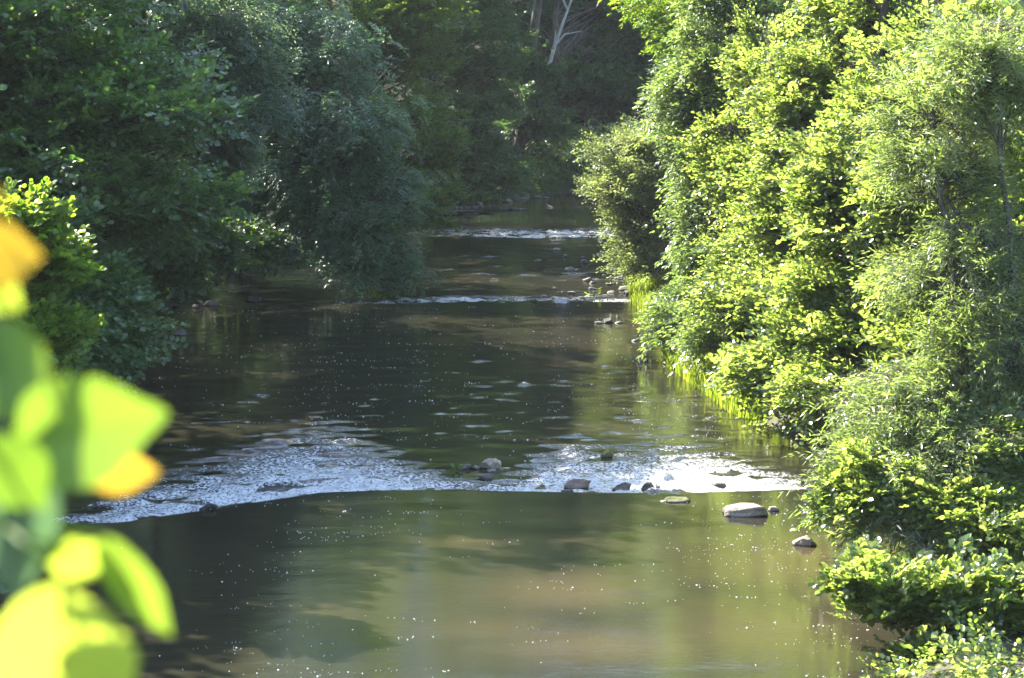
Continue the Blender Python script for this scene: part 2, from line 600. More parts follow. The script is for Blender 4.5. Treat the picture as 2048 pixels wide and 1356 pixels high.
# ------------------------------------------------------------------ foliage machinery
def unit(v):
    return v / (np.linalg.norm(v, axis=-1, keepdims=True) + 1e-9)


_TEMPL = {}


def template(kind, k):
    key = (kind, k)
    if key in _TEMPL:
        return _TEMPL[key]
    r = np.random.default_rng(100 + k * 7 + len(kind))
    P, D, U, S = [], [], [], []
    if kind == 'alder':
        n = 13
        for i in range(n):
            t = (i + 1) / n
            x = .05 + .42 * t
            sgn = 1 if i % 2 else -1
            a = r.uniform(.7, 1.15) * (1 - .5 * (t > .93))
            roll = r.uniform(-.5, .5)
            d = np.array([math.cos(a), sgn * math.sin(a), r.uniform(-.35, .3)])
            P.append([x, sgn * .012, -.05 * t * t]); D.append(d); U.append([r.normal(0, .35), roll, 1]); S.append(r.uniform(.75, 1.1))
        P.append([.48, 0, -.05]); D.append([1, 0, .1]); U.append([0, 0, 1]); S.append(.8)
        # a couple of short side shoots
        for sgn in (-1, 1):
            for i in range(4):
                a = sgn * (r.uniform(.3, 1.3))
                P.append([.2 + .035 * i, sgn * (.05 + .05 * i), r.uniform(-.02, .06)]); D.append([math.cos(a), math.sin(a), r.uniform(-.3, .4)]); U.append([r.normal(0, .4), r.normal(0, .4), 1]); S.append(r.uniform(.6, 1))
    elif kind == 'ash':
        for j in range(5):
            ang = r.uniform(-1.2, 1.2)
            el = r.uniform(-.5, .5)
            d0 = unit(np.array([math.cos(ang) * math.cos(el), math.sin(ang) * math.cos(el), math.sin(el)]))
            o = np.array([.05 + .06 * j, 0, 0])
            side = unit(np.cross([0, 0, 1], d0))
            for i in range(5):
                p = o + d0 * (.07 + .05 * i) + np.array([0, 0, -.012 * i * i])
                dd = d0 + np.array([0, 0, -.12 * i])
                for sgn in (-1, 1):
                    P.append(p); D.append(unit(dd * .75 + sgn * side * .8 + np.array([0, 0, r.uniform(-.3, .05)]))); U.append([r.normal(0, .25), r.normal(0, .25), 1]); S.append(r.uniform(.85, 1.1))
            P.append(o + d0 * .31 + np.array([0, 0, -.2])); D.append(d0 + np.array([0, 0, -.6])); U.append([0, 0, 1]); S.append(1.)
    else:  # willow: long slender leaves along a nodding shoot
        n = 22
        for i in range(n):
            t = (i + 1) / n
            sgn = 1 if i % 2 else -1
            a = r.uniform(.2, 1.2)
            P.append([.03 + .42 * t, sgn * .008 + r.normal(0, .02), -.16 * t * t + r.normal(0, .02)]); D.append([math.cos(a), sgn * math.sin(a), r.uniform(-.9, .35)]); U.append([r.normal(0, .6), r.normal(0, .6), 1]); S.append(r.uniform(.7, 1.15))
    _TEMPL[key] = tuple(np.array(q, float) for q in (P, unit(np.array(D, float)), U, S))
    return _TEMPL[key]


# outline per species: (y along, half width) pairs
SHAPE = {
    'alder': ('alder', .074, .42, (.30, .78)),
    'alder_shade': ('alder', .085, .42, (.30, .78)),
    'bright': ('alder', .085, .42, (.30, .78)),
    'oak': ('alder', .095, .30, (.4, .8)),
    'far': ('alder', .11, .38, (.3, .78)),
    'sallow': ('alder', .062, .27, (.3, .7)),
    'ash': ('ash', .078, .18, (.3, .65)),
    'ash_shade': ('ash', .08, .18, (.3, .65)),
    'willow': ('willow', .105, .085, (.3, .65)),
}


def leaves_from(base, d, up, size, hw, ys_, r):
    """(n) leaf frames -> two quads each, folded along the midrib and drooping at the tip"""
    n = len(base)
    d = unit(d)
    s = unit(np.cross(up, d))
    nn = np.cross(d, s)
    L = size[:, None]
    W = L * hw * 2 * r.uniform(.85, 1.15, (n, 1)) / 2
    fold = r.uniform(.05, .4, (n, 1))
    droop = r.uniform(-.02, .14, (n, 1))
    y1, y2 = ys_
    b = base
    t = base + L * d - L * droop * nn
    l1_ = base + L * y1 * d + W * s + W * fold * nn
    r1_ = base + L * y1 * d - W * s + W * fold * nn
    l2_ = base + L * y2 * d + W * .86 * s + W * fold * nn - L * droop * .6 * nn
    r2_ = base + L * y2 * d - W * .86 * s + W * fold * nn - L * droop * .6 * nn
    v = np.stack([b, r1_, r2_, t, l2_, l1_], 1).reshape(-1, 3)
    i = np.arange(n)[:, None] * 6
    f = np.concatenate([i + [0, 1, 2, 3], i + [0, 3, 4, 5]], 1).reshape(-1, 4)
    return v, f


class Foliage:
    def __init__(self, kind, seed):
        self.kind, self.r = kind, np.random.default_rng(seed)
        self.p, self.d, self.s = [], [], []

    def spray(self, p, d, scale=1.0):
        self.p.append(p); self.d.append(d); self.s.append(scale)

    def build(self, name, mat, parent, off, size=1.0):
        tk, ln, hw, ys_ = SHAPE[self.kind]
        r = self.r
        p = np.array(self.p); d = unit(np.array(self.d)); s = np.array(self.s)
        K = len(p)
        which = r.integers(0, 8, K)
        V, Fc, R, n0 = [], [], [], 0
        tone = r.normal(0, .16, K)
        for k in range(8):
            sel = np.where(which == k)[0]
            if not len(sel):
                continue
            P, D, U, S = template(tk, k)
            x = d[sel]
            up = np.array([0, 0, 1.0]) + r.normal(0, .35, (len(sel), 3))
            y = unit(np.cross(up, x)); z = np.cross(x, y)
            M = np.stack([x, y, z], -1)
            sc_ = s[sel][:, None, None]
            bp = p[sel][:, None] + np.einsum('kij,lj->kli', M, P) * sc_
            bd = np.einsum('kij,lj->kli', M, D) + r.normal(0, .16, (len(sel), len(P), 3))
            bu = np.einsum('kij,lj->kli', M, U) + r.normal(0, .25, (len(sel), len(P), 3))
            sz = np.broadcast_to(S[None] * ln * size * s[sel][:, None], (len(sel), len(P))) * r.uniform(.8, 1.15, (len(sel), len(P)))
            v, f_ = leaves_from(bp.reshape(-1, 3), bd.reshape(-1, 3), bu.reshape(-1, 3), sz.reshape(-1), hw, ys_, r)
            rr = np.clip(.5 + np.repeat(tone[sel], len(P)) + r.normal(0, .3, len(sel) * len(P)), 0, 1)
            V.append(v); Fc.append(f_ + n0); R.append(np.repeat(rr, 2)); n0 += len(v)
        V = np.concatenate(V) - np.asarray(off)
        self.nleaf = n0 // 6
        return make_mesh(name, V, np.concatenate(Fc), mat, parent, False, np.concatenate(R))


def bez(a, m, b, n):
    t = np.linspace(0, 1, n)[:, None]
    return (1 - t) ** 2 * a + 2 * t * (1 - t) * m + t * t * b


def B(px, py, d, hw, hh, ry, n, s=1.0):
    """crown lobe seen at a picture point, d metres ahead"""
    c = at(px, py, d)
    return (c, np.array([hw / F * d, ry, hh / F * d]), n, s)


def W(x, y, z, rx, ry, rz, n, s=2.0):
    return (np.array([x, y, z], float), np.array([rx, ry, rz], float), n, s)


TOTAL = [0]


def tree(name, label, cat, base, lobes, kind, mat=None, tr=.14, stems=1, ns=11, bark=None, seed=1, group=None, droop=0.0, size=1.0, lean=None, density=1.0, twigs=True, lift=.15):
    r = np.random.default_rng(seed * 13 + 5)
    bx, by = base
    bz = float(ground_z(np.array([[bx]]), np.array([[by]]))[0, 0]) - .06
    b0 = np.array([bx, by, bz])
    root = empty(name, b0, label, cat, group)
    wood = MB()
    fol = Foliage(kind, seed)
    # stems
    cs = sorted(lobes, key=lambda q: -(q[0][2] + q[1][2] * .3))
    paths = []
    for i in range(stems):
        c, rad = cs[i % len(cs)][0], cs[i % len(cs)][1]
        top = c + rad * np.array([r.uniform(-.3, .3), r.uniform(-.3, .3), r.uniform(.3, .7)])
        st = b0 + (np.array([r.normal(0, .18), r.normal(0, .18), 0]) if stems > 1 else 0)
        m = st * .5 + top * .5
        m[:2] = st[:2] * .62 + top[:2] * .38
        m += r.normal(0, .12, 3) * np.array([1, 1, 0])
        if lean is not None:
            m = m + np.array(lean)
        pth = bez(st, m, top, 12)
        pth[1:-1] += r.normal(0, .025, (10, 3))
        rad_ = tr * (1 - .8 * np.linspace(0, 1, 12)) * (1 + .35 * np.exp(-np.linspace(0, 1, 12) * 14))
        wood.tube(pth, rad_, 9)
        paths.append(pth)
    for (c, rad, n, sc_) in lobes:
        nsub = max(3, int(n) // 6)
        sv = unit(r.normal(size=(nsub, 3)))
        subs = c + rad * sv * (.35 + .6 * r.uniform(0, 1, (nsub, 1)) ** .5)
        for _ in range(max(5, int(n * .62 * density))):
            v = unit(r.normal(size=3))
            u_ = r.uniform(0, 1) ** .4 * (1 + .22 * abs(r.normal()) * (r.uniform() < .4))
            T = c + rad * v * u_
            if r.uniform() < .72:
                T = subs[r.integers(0, nsub)] + rad * v * np.array([.36, .36, .26]) * u_
            if T[2] < bz + .25:
                T[2] = bz + .25 + r.uniform(0, .3)
            best, bd = None, 1e9
            for pth in paths:
                hd = np.linalg.norm(pth[:, :2] - T[:2], axis=1)
                want = T[2] - (.45 - .3 * droop) * hd
                cost = np.abs(pth[:, 2] - want) + .35 * hd
                cost[0] += .5
                j = int(np.argmin(cost))
                if cost[j] < bd:
                    bd = cost[j]
                    jj = min(max(j + int(r.choice((-1, 1))), 1), 11)
                    w_ = r.uniform(0, .9)
                    best = pth[j] * (1 - w_) + pth[jj] * w_
            S0 = best
            ln = np.linalg.norm(T - S0)
            m = (S0 + T) / 2 + np.array([0, 0, lift * ln + .25 * droop * ln]) + r.normal(0, .06 * ln, 3)
            E_ = T + np.array([0, 0, -.22 * droop * ln])
            bp = bez(S0, m, E_, 8)
            r0 = min(.012 + .011 * ln, tr * .5)
            wood.tube(bp, np.linspace(r0, .004, 8), 5)
            tang = np.gradient(bp, axis=0)
            kn = int(ns * 1.65) if sc_ < 1.5 else max(6, int(ns * .8))
            spread = min(.7, .16 + .2 * ln) * (1 if sc_ < 1.5 else 1.8)
            for k in range(kn):
                if k < 2:
                    t = 1.0 - .06 * k
                else:
                    t = r.uniform(.4, 1) if ln > .8 else r.uniform(.2, 1)
                j = t * 7
                j0 = min(int(j), 6)
                q = bp[j0] * (1 - (j - j0)) + bp[j0 + 1] * (j - j0)
                tg = unit(tang[j0])
                sd_ = unit(np.cross(tg, [0, 0, 1.0]))
                lat = r.choice((-1, 1)) * r.uniform(.05, 1) * spread * (1.15 - .5 * t) if k > 0 else 0
                off_ = sd_ * lat + tg * abs(lat) * .6 + np.array([0, 0, r.normal(0, .055)])
                pp = q + off_
                dd = tg * .7 + sd_ * np.sign(lat) * .7 * (k > 0) + np.array([0, 0, r.normal(.12, .3) - .55 * droop])
                if pp[2] < bz + .05:
                    continue
                fol.spray(pp, dd, sc_ * r.uniform(.8, 1.15))
                if twigs and sc_ < 1.5:
                    e = pp + unit(dd) * .42 * sc_
                    wood.tube([q, (q + pp) / 2 + [0, 0, .02], pp, e], [.0055, .0045, .0035, .0015], 3)
    wood.build('trunk', bark or BARK, root, b0)
    fol.build('crown', mat or LM[kind], root, b0, size)
    TOTAL[0] += fol.nleaf
    return root


# ------------------------------------------------------------------ the trees
LW = 'trees on the shaded bank'
# -- shaded bank (left)
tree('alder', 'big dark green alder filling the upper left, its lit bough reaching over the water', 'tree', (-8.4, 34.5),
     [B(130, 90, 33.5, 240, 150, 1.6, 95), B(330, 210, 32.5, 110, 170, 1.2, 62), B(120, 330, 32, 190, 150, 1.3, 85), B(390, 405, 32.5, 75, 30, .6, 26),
      B(270, 420, 32, 130, 60, .9, 40), W(-8.4, 34.8, 8.0, 2.6, 2.8, 1.4, 110, 1.5)], 'alder_shade', tr=.2, seed=1, ns=12)
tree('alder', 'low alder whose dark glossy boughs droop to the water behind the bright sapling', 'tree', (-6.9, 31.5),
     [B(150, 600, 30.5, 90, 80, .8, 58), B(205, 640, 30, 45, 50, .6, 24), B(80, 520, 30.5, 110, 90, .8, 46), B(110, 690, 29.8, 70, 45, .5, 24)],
     'alder_shade', tr=.1, stems=2, seed=2, ns=12, droop=.35)
tree('alder_sapling', 'bright yellow-green alder sapling at the left edge in front of darker boughs', 'sapling', (-5.35, 24.2),
     [B(35, 470, 24.3, 50, 65, .3, 32, .6), B(80, 530, 24.3, 55, 40, .3, 26, .6), B(40, 660, 24.0, 70, 40, .3, 30, .6), B(95, 695, 24.0, 50, 34, .3, 22, .6), B(20, 580, 24.2, 50, 60, .3, 26, .6)],
     'bright', tr=.035, stems=2, seed=3, ns=8, size=1.35)
tree('willow', 'greyish tree with pale highlights put into its leaf colour, rising between the big alder and the drooping ash', 'tree', (-6.6, 45),
     [B(480, 70, 44, 45, 90, .7, 32), B(490, 200, 43.5, 35, 70, .6, 26), B(450, 330, 45, 40, 70, .7, 22), W(-6.8, 44.5, 7.2, 1.9, 2.8, 2.0, 100, 1.8), W(-7.4, 45.5, 4.6, 1.6, 2.2, 2.6, 70, 1.5)], 'ash_shade', mat=LM['silver_lit'], tr=.1, seed=4, ns=11)  # rear lobe added to keep sun off the river
tree('bank_bush', 'dark bush with a few sunlit leaves hanging over the water below the lit alder bough', 'bush', (-7.0, 46.5),
     [B(350, 530, 45, 50, 45, .6, 34), B(430, 500, 46, 55, 40, .7, 34), B(480, 480, 49, 50, 35, .7, 28), B(330, 450, 44, 60, 50, .7, 26)], 'alder_shade', tr=.06, stems=3, seed=5, ns=11, droop=.3)
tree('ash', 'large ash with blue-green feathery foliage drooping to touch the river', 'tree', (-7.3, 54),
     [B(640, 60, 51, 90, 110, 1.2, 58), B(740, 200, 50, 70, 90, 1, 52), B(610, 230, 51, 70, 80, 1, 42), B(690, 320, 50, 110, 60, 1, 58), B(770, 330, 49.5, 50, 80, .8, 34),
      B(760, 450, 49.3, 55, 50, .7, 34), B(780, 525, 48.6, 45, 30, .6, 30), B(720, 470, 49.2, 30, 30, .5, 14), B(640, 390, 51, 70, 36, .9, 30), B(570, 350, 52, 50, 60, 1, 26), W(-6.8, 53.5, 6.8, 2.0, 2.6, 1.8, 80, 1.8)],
     'ash_shade', tr=.17, seed=6, ns=10, droop=.28)
tree('oak', 'olive-green oak standing behind the drooping ash, streaked with yellow light', 'tree', (-3.9, 63.5),
     [B(840, 60, 61, 70, 110, 1.2, 52), B(790, 40, 61, 60, 80, 1.2, 36), B(860, 240, 61, 40, 90, 1, 42), B(850, 380, 61, 30, 60, .8, 28), B(830, 430, 61, 30, 30, .7, 18), W(-4.0, 62.5, 8, 2.6, 3.0, 3, 90, 2)],
     'oak', tr=.2, seed=7, ns=11)
tree('oak', 'grey-green tree with tiered boughs in the middle of the far left bank', 'tree', (-2.6, 75),
     [B(950, 60, 73, 60, 90, 1.5, 46), B(990, 180, 73, 45, 80, 1.3, 42), B(930, 250, 73, 40, 70, 1.2, 36), B(960, 330, 72.5, 50, 40, 1.1, 36), B(1000, 360, 72, 40, 26, 1, 22), W(-1.8, 74, 10.5, 3.2, 3.4, 5, 100, 2.2)],
     'oak', mat=LM['far'], tr=.2, seed=8, ns=11, size=1.1)
tree('oak', 'far tree with a leaning bare trunk and one rounded leaf clump beside the bend', 'tree', (.22, 81),
     [B(1070, 230, 79, 45, 40, 1.2, 34), B(1060, 120, 80, 55, 60, 1.4, 34), B(1100, 270, 79, 30, 24, .8, 14), W(1.0, 81, 10, 3, 3, 5, 100, 2.3)],
     'oak', mat=LM['far'], tr=.22, seed=9, ns=11, size=1.15)
tree('oak', 'far dark tree with a paler rounded bough behind the river bend', 'tree', (2.8, 88),
     [B(1180, 150, 87, 60, 60, 1.5, 46), B(1250, 190, 88, 50, 70, 1.5, 34), B(1150, 50, 90, 90, 60, 1.6, 40), B(1280, 70, 90, 60, 80, 1.6, 36), W(3, 90, 11, 4.4, 3.5, 6, 130, 2.4), B(1200, 270, 91, 80, 50, 1.5, 30), B(1330, 160, 92, 60, 120, 1.5, 40)],
     'far', tr=.2, seed=10, ns=11)
tree('oak', 'slim far tree with its straight trunk in deep shade at the river bend', 'tree', (1.45, 86.5),
     [B(1110, 160, 87, 50, 60, 1.3, 30), B(1190, 50, 88.4, 80, 70, .8, 70), B(1110, 50, 89.5, 80, 80, .8, 60), B(1260, 40, 88.6, 60, 80, .8, 50), W(1.4, 87, 8.5, 2.4, 2.4, 3.2, 40, 2.3)], 'far', tr=.16, seed=11, ns=10)
tree('alder', 'unseen alder added just outside the left edge to shade the near pool', 'tree', (-8.3, 29.6),  # unseen tree added to cast shade on the pool
     [W(-8.1, 29.6, 4.9, 1.5, 2.2, 1.6, 190, 1.15)], 'alder_shade', tr=.14, stems=2, seed=12, ns=10)
tree('oak', 'far tree filling the gap behind the bend, right of the bleached dead tree', 'tree', (5.2, 96),
     [B(1230, 60, 96, 90, 90, 2, 50), B(1300, 250, 96, 80, 90, 2, 36), B(1180, 250, 97, 70, 60, 2, 30), B(1400, 60, 96, 90, 120, 2, 36), B(1150, 50, 93.5, 90, 60, 1.5, 50), B(1120, 190, 92.5, 70, 60, 1.5, 36), B(1240, 140, 92, 60, 60, 1.2, 36), B(1060, 60, 92, 60, 70, 1.2, 36), W(5, 96, 11, 4.5, 3.5, 5.5, 110, 2.4)], 'far', tr=.22, seed=13, ns=11, size=1.15)
tree('alder', 'alder added behind the big dark alder to shade the river, hardly seen between its boughs', 'tree', (-8.6, 40.5),  # tree added to block sun from the water beyond the lip
     [W(-8.2, 40.2, 4.6, 1.8, 2.4, 2.8, 80, 1.5), W(-7.6, 40, 7.6, 2.2, 2.6, 1.8, 70, 2)], 'alder_shade', tr=.15, stems=2, seed=14, ns=10)
tree('bank_bush', 'dark bush added on the bank beneath the drooping ash to shade the gap', 'bush', (-6.3, 56),  # bush added to close a sunlit gap and give shade
     [B(540, 440, 55, 60, 36, .7, 36), B(620, 440, 55.5, 60, 30, .7, 36), B(500, 400, 55, 50, 60, .7, 26)], 'alder_shade', tr=.05, stems=3, seed=15, ns=11)
# -- a bare pale snag
sp0 = at(1075, 215, 86)
sp1 = at(1110, 90, 86)
sp2 = at(1135, 20, 86)
sp3 = at(1165, -60, 86)
gx, gy = float(sp0[0] - .5), 86.2
gz = float(ground_z(np.array([[gx]]), np.array([[gy]]))[0, 0]) - .1
root = empty('dead_tree', (gx, gy, gz), 'bare bleached dead tree leaning among the dark far woods', 'dead tree')
mb = MB()
mb.tube([[gx, gy, gz], (np.array([gx, gy, gz]) + sp0) / 2, sp0, sp1, sp2, sp3], [.12, .10, .075, .06, .045, .03], 8)
mb.build('trunk', DEAD, root, (gx, gy, gz))
mb = MB()
mb.tube([sp1, at(1130, 68, 86), at(1165, 62, 86)], [.05, .035, .012], 6)
mb.build('branch', DEAD, root, (gx, gy, gz))
mb = MB()
mb.tube([sp2, at(1122, -10, 86), at(1112, -50, 86)], [.05, .035, .012], 6)
mb.build('branch', DEAD, root, (gx, gy, gz))
mb = MB()
mb.tube([at(1098, 135, 86), at(1108, 92, 85.7), at(1112, 60, 85.6)], [.045, .035, .01], 6)
mb.build('branch', DEAD, root, (gx, gy, gz))

# -- sunlit bank (right)
tree('sallow_bush', 'rounded grey-green willow bush leaning over the river from the sunlit bank', 'bush', (3.25, 49),
     [B(1290, 300, 49.5, 50, 70, .9, 56), B(1250, 380, 49, 45, 60, .8, 44), B(1310, 440, 49, 65, 80, .9, 60), B(1280, 520, 48.5, 45, 40, .7, 30), B(1370, 380, 50, 60, 130, .9, 48), B(1215, 375, 49, 22, 16, .4, 8), B(1215, 300, 49, 12, 22, .3, 6), B(1340, 530, 48.5, 50, 35, .6, 24)],
     'sallow', tr=.07, stems=5, seed=21, ns=11)
tree('ash', 'tall ash with silvery sheen on its leaves beside the grey-green bush', 'tree', (4.4, 43),
     [B(1390, 210, 43, 45, 80, .8, 42), B(1440, 130, 43, 70, 110, .9, 50), B(1410, 330, 42.5, 45, 80, .8, 42), B(1440, 470, 42, 45, 80, .8, 40), B(1460, 600, 41.5, 60, 60, .7, 34), B(1530, 60, 43, 70, 90, .9, 44), B(1510, 260, 42.5, 60, 130, .9, 50), B(1500, 450, 42, 50, 90, .8, 34), B(1440, 20, 43, 60, 50, .8, 24),
      W(4.6, 43.5, 7.4, 1.6, 1.6, 1.8, 26, 1.9)], 'ash', tr=.11, stems=2, seed=22, ns=9, density=.8)
tree('ash_shrub', 'low ash shrub spreading silvery leaves over the grass at the water edge', 'bush', (3.75, 38.5),
     [B(1390, 695, 39.5, 50, 26, .5, 20), B(1450, 740, 37.5, 60, 36, .5, 24), B(1480, 660, 39.5, 60, 50, .6, 24), B(1400, 610, 41, 50, 35, .5, 16)], 'ash', tr=.035, stems=4, seed=23, ns=8)
tree('alder', 'yellow-green sunlit alder in the middle of the right bank, behind the nearer alder', 'tree', (5.1, 38),
     [B(1560, 420, 38, 70, 130, .9, 62), B(1640, 150, 39, 90, 140, .9, 58), B(1540, 610, 37, 80, 80, .8, 48), B(1620, 560, 38, 90, 120, .9, 46), B(1730, 60, 39, 90, 90, .9, 44), B(1590, 280, 38.5, 60, 90, .8, 36), B(1500, 690, 36.5, 60, 50, .6, 26), W(5.4, 38.5, 7.4, 1.8, 1.8, 1.8, 30, 1.9)],
     'alder', tr=.12, stems=2, seed=24, ns=12, density=1.0)
tree('alder', 'nearer sunlit alder with dense yellow-green leaves and dark stems over the riffle', 'tree', (5.4, 32.5),
     [B(1700, 380, 33, 80, 130, .8, 62), B(1690, 580, 32.5, 100, 110, .8, 66), B(1600, 740, 32.5, 80, 60, .7, 46), B(1660, 830, 31.5, 70, 50, .6, 34), B(1790, 200, 33.5, 80, 120, .8, 46), B(1800, 700, 32, 90, 120, .7, 44), B(1530, 770, 33, 50, 35, .5, 20),
      B(1650, 900, 30.5, 40, 26, .4, 14), B(1830, 480, 33, 90, 150, .8, 44), B(1640, 660, 32, 60, 50, .6, 24), W(6.2, 33, 7, 1.6, 1.6, 1.6, 26, 1.9)],
     'alder', tr=.11, stems=3, seed=25, ns=12, density=1.0)
tree('willow', 'slender-leaved willow with thin dark stems at the right edge', 'tree', (5.0, 25.4),
     [B(1880, 280, 26.5, 90, 130, .6, 48), B(1960, 120, 26.5, 80, 100, .6, 36), B(1930, 500, 26, 100, 140, .6, 56), B(1980, 720, 25.5, 80, 130, .6, 44), B(1800, 780, 25.5, 80, 80, .5, 34), B(1880, 900, 24.8, 110, 80, .5, 44), B(1760, 900, 24.8, 60, 40, .4, 22), B(1830, 1020, 24.2, 80, 36, .4, 26), B(1960, 1060, 24, 70, 50, .4, 24)],
     'willow', tr=.06, stems=4, seed=26, ns=14, droop=.2, density=1.1, size=.78)
tree('alder', 'alder boughs reaching low over the pool beneath the willow', 'tree', (5.15, 24.6),
     [B(1800, 960, 24.6, 110, 45, .45, 46, .72), B(1720, 985, 24.6, 60, 30, .4, 26, .72), B(1900, 1010, 24.4, 110, 50, .45, 46, .72), B(1960, 930, 24.8, 90, 100, .45, 44, .72), B(2000, 1130, 23.8, 60, 50, .4, 24, .72)],
     'alder', tr=.045, stems=4, seed=27, ns=9, droop=.15, size=1.2)
tree('alder_sapling', 'small alder sapling with broad bright leaves at the lower right corner', 'sapling', (4.15, 21.2),
     [B(1735, 1255, 21.5, 40, 30, .22, 26, .45), B(1800, 1295, 21.4, 60, 28, .22, 26, .45), B(1730, 1325, 21.2, 45, 16, .2, 16, .45), B(1900, 1332, 21.2, 80, 20, .22, 26, .45), B(2020, 1310, 21.2, 40, 40, .22, 22, .45)],
     'alder', mat=LM['alder'], tr=.02, stems=4, seed=28, ns=6, size=2.1, lift=-.05)
tree('alder', 'leafy alder filling the gap between the silvery ash and the yellow-green alders', 'tree', (5.6, 41),
     [B(1520, 180, 40.5, 60, 120, .8, 44), B(1520, 380, 40, 60, 110, .8, 44), B(1500, 560, 39.5, 60, 80, .7, 36), B(1440, 320, 41.5, 40, 120, .6, 26)], 'alder', tr=.09, stems=3, seed=34, ns=11, size=.9)
tree('alder', 'pale-leaved alder growing up through the willow at the right edge', 'tree', (5.6, 27.2),
     [B(1840, 420, 28.5, 70, 150, .6, 40), B(1960, 380, 28, 80, 160, .6, 40), B(1850, 620, 28, 80, 110, .6, 36), B(1990, 620, 27.5, 60, 140, .6, 34), B(1930, 830, 27, 90, 90, .5, 34), B(1900, 130, 28.5, 110, 110, .6, 40)], 'alder', tr=.07, stems=4, seed=35, ns=11, size=.9)
tree('walnut_tree', 'pale green overhanging branch of a tall tree at the top, reaching left above the bush', 'tree', (6.4, 52),
     [B(1300, 15, 50, 34, 24, .5, 16), B(1370, 50, 50, 40, 40, .6, 26), B(1400, 110, 50, 45, 40, .6, 20), W(4.6, 50.5, 6.6, 2.0, 1.5, 1.2, 40, 1.5), W(5.6, 52, 8.5, 2.2, 2, 2, 30, 2)], 'ash', mat=LM['bright'], tr=.14, seed=29, ns=8)
tree('alder', 'shaded alder standing back on the right bank behind the sunlit trees', 'tree', (8.8, 34),
     [W(8.3, 34, 3.4, 2.0, 2.4, 2.6, 90, 1.25), W(8.6, 34, 6.5, 2.2, 2.4, 2, 40, 2)], 'alder', tr=.14, stems=2, seed=30, ns=10)
tree('alder', 'tall alder back from the water behind the silvery ash', 'tree', (8.2, 44),
     [W(7.4, 44, 3.6, 2.0, 2.4, 2.8, 90, 1.3), W(8.0, 44, 7, 2.2, 2.4, 2, 40, 2)], 'alder', tr=.14, stems=2, seed=31, ns=10)
tree('alder', 'leafy alder deep in the corner behind the willow stems', 'tree', (7.2, 28),
     [W(6.9, 28.3, 3.0, 1.3, 1.7, 2.4, 75, 1.2), W(7.4, 28, 6, 1.6, 2, 1.6, 30, 2)], 'alder', tr=.1, stems=2, seed=32, ns=10)
tree('oak', 'broad dark tree behind the grey-green bush at the river bend', 'tree', (7.2, 62),
     [W(6.2, 61, 3.6, 2.6, 2.6, 3.0, 80, 1.5), W(7.4, 62, 8, 3, 3, 3, 46, 2.2)], 'oak', mat=LM['far'], tr=.18, seed=33, ns=10)

# -- woodland closing the valley, undergrowth
fol = Foliage('far', 77)
r = np.random.default_rng(78)
pts = []
for i_ in range(20000):
    z_ = (0, 0, 1, 2)[i_ % 4]
    if z_ == 0:
        x, y = r.uniform(-14, 26), 91 + 22 * r.uniform() ** 1.4
    elif z_ == 1:
        x, y = r.uniform(-26, -9.5), r.uniform(26, 92)
    else:
        x, y = r.uniform(9.5, 22), r.uniform(26, 72)
    pts.append((x, y))
pts = np.array(pts)
gzs = ground_z(pts[:, 0], pts[:, 1])
hh = np.where(pts[:, 1] > 91, 21, np.where(pts[:, 0] < 0, np.where(pts[:, 1] > 72, 16, 8.0), 5.0)) * (1 + .22 * np.sin(pts[:, 0] * .9) * np.cos(pts[:, 1] * .7))
for (x, y), gz_, h_ in zip(pts, gzs, hh):
    fol.spray([x, y, gz_ + h_ * r.uniform(.02, 1) ** .8], [r.normal(), r.normal() - .5, r.normal() * .5], r.uniform(1.6, 2.7))
wd = fol.build('woodland', LM['far'], None, (0, 0, 0), 1.1)
tag(wd, 'dense shaded woodland covering the slopes behind the bank trees', None, None, 'stuff')

fol = Foliage('far', 79)
x = r.uniform(-14, 12, 26000)
y = r.uniform(18, 92, 26000)
sd = river_sd(x, y)
ok = (sd > .15) & (sd < 6) & (r.uniform(0, 1, len(x)) < np.exp(-sd / 3.5)) & ~((x > 0) & (y < 56))
for x_, y_, g_ in zip(x[ok], y[ok], ground_z(x[ok], y[ok])):
    fol.spray([x_, y_, g_ + r.uniform(.02, .45)], [r.normal() * .6, r.normal() * .6 - .2, r.uniform(-.1, .9)], r.uniform(.7, 1.5))
ug = fol.build('undergrowth', LM['far'], None, (0, 0, 0), 1.0)
tag(ug, 'dark leafy undergrowth along the banks', None, None, 'stuff')


fol = Foliage('alder', 83)
x = r.uniform(1.5, 11, 14000)
y = r.uniform(18, 56, 14000)
sd = river_sd(x, y)
ok = (sd > .05) & (sd < 6) & (r.uniform(0, 1, len(x)) < np.exp(-sd / 4)) & ~((y > 35) & (y < 49) & (sd < 1.0))
for x_, y_, g_ in zip(x[ok], y[ok], ground_z(x[ok], y[ok])):
    fol.spray([x_, y_, g_ + r.uniform(.0, .5) * min(1, max(.15, .1 + (y_ - 20) * .12))], [r.normal() * .6 - .2, r.normal() * .6 - .2, r.uniform(-.1, .8)], r.uniform(.5, .95))
ug = fol.build('undergrowth', LM['alder'], None, (0, 0, 0), 1.0)
tag(ug, 'leafy green undergrowth on the sunlit bank', None, None, 'stuff')

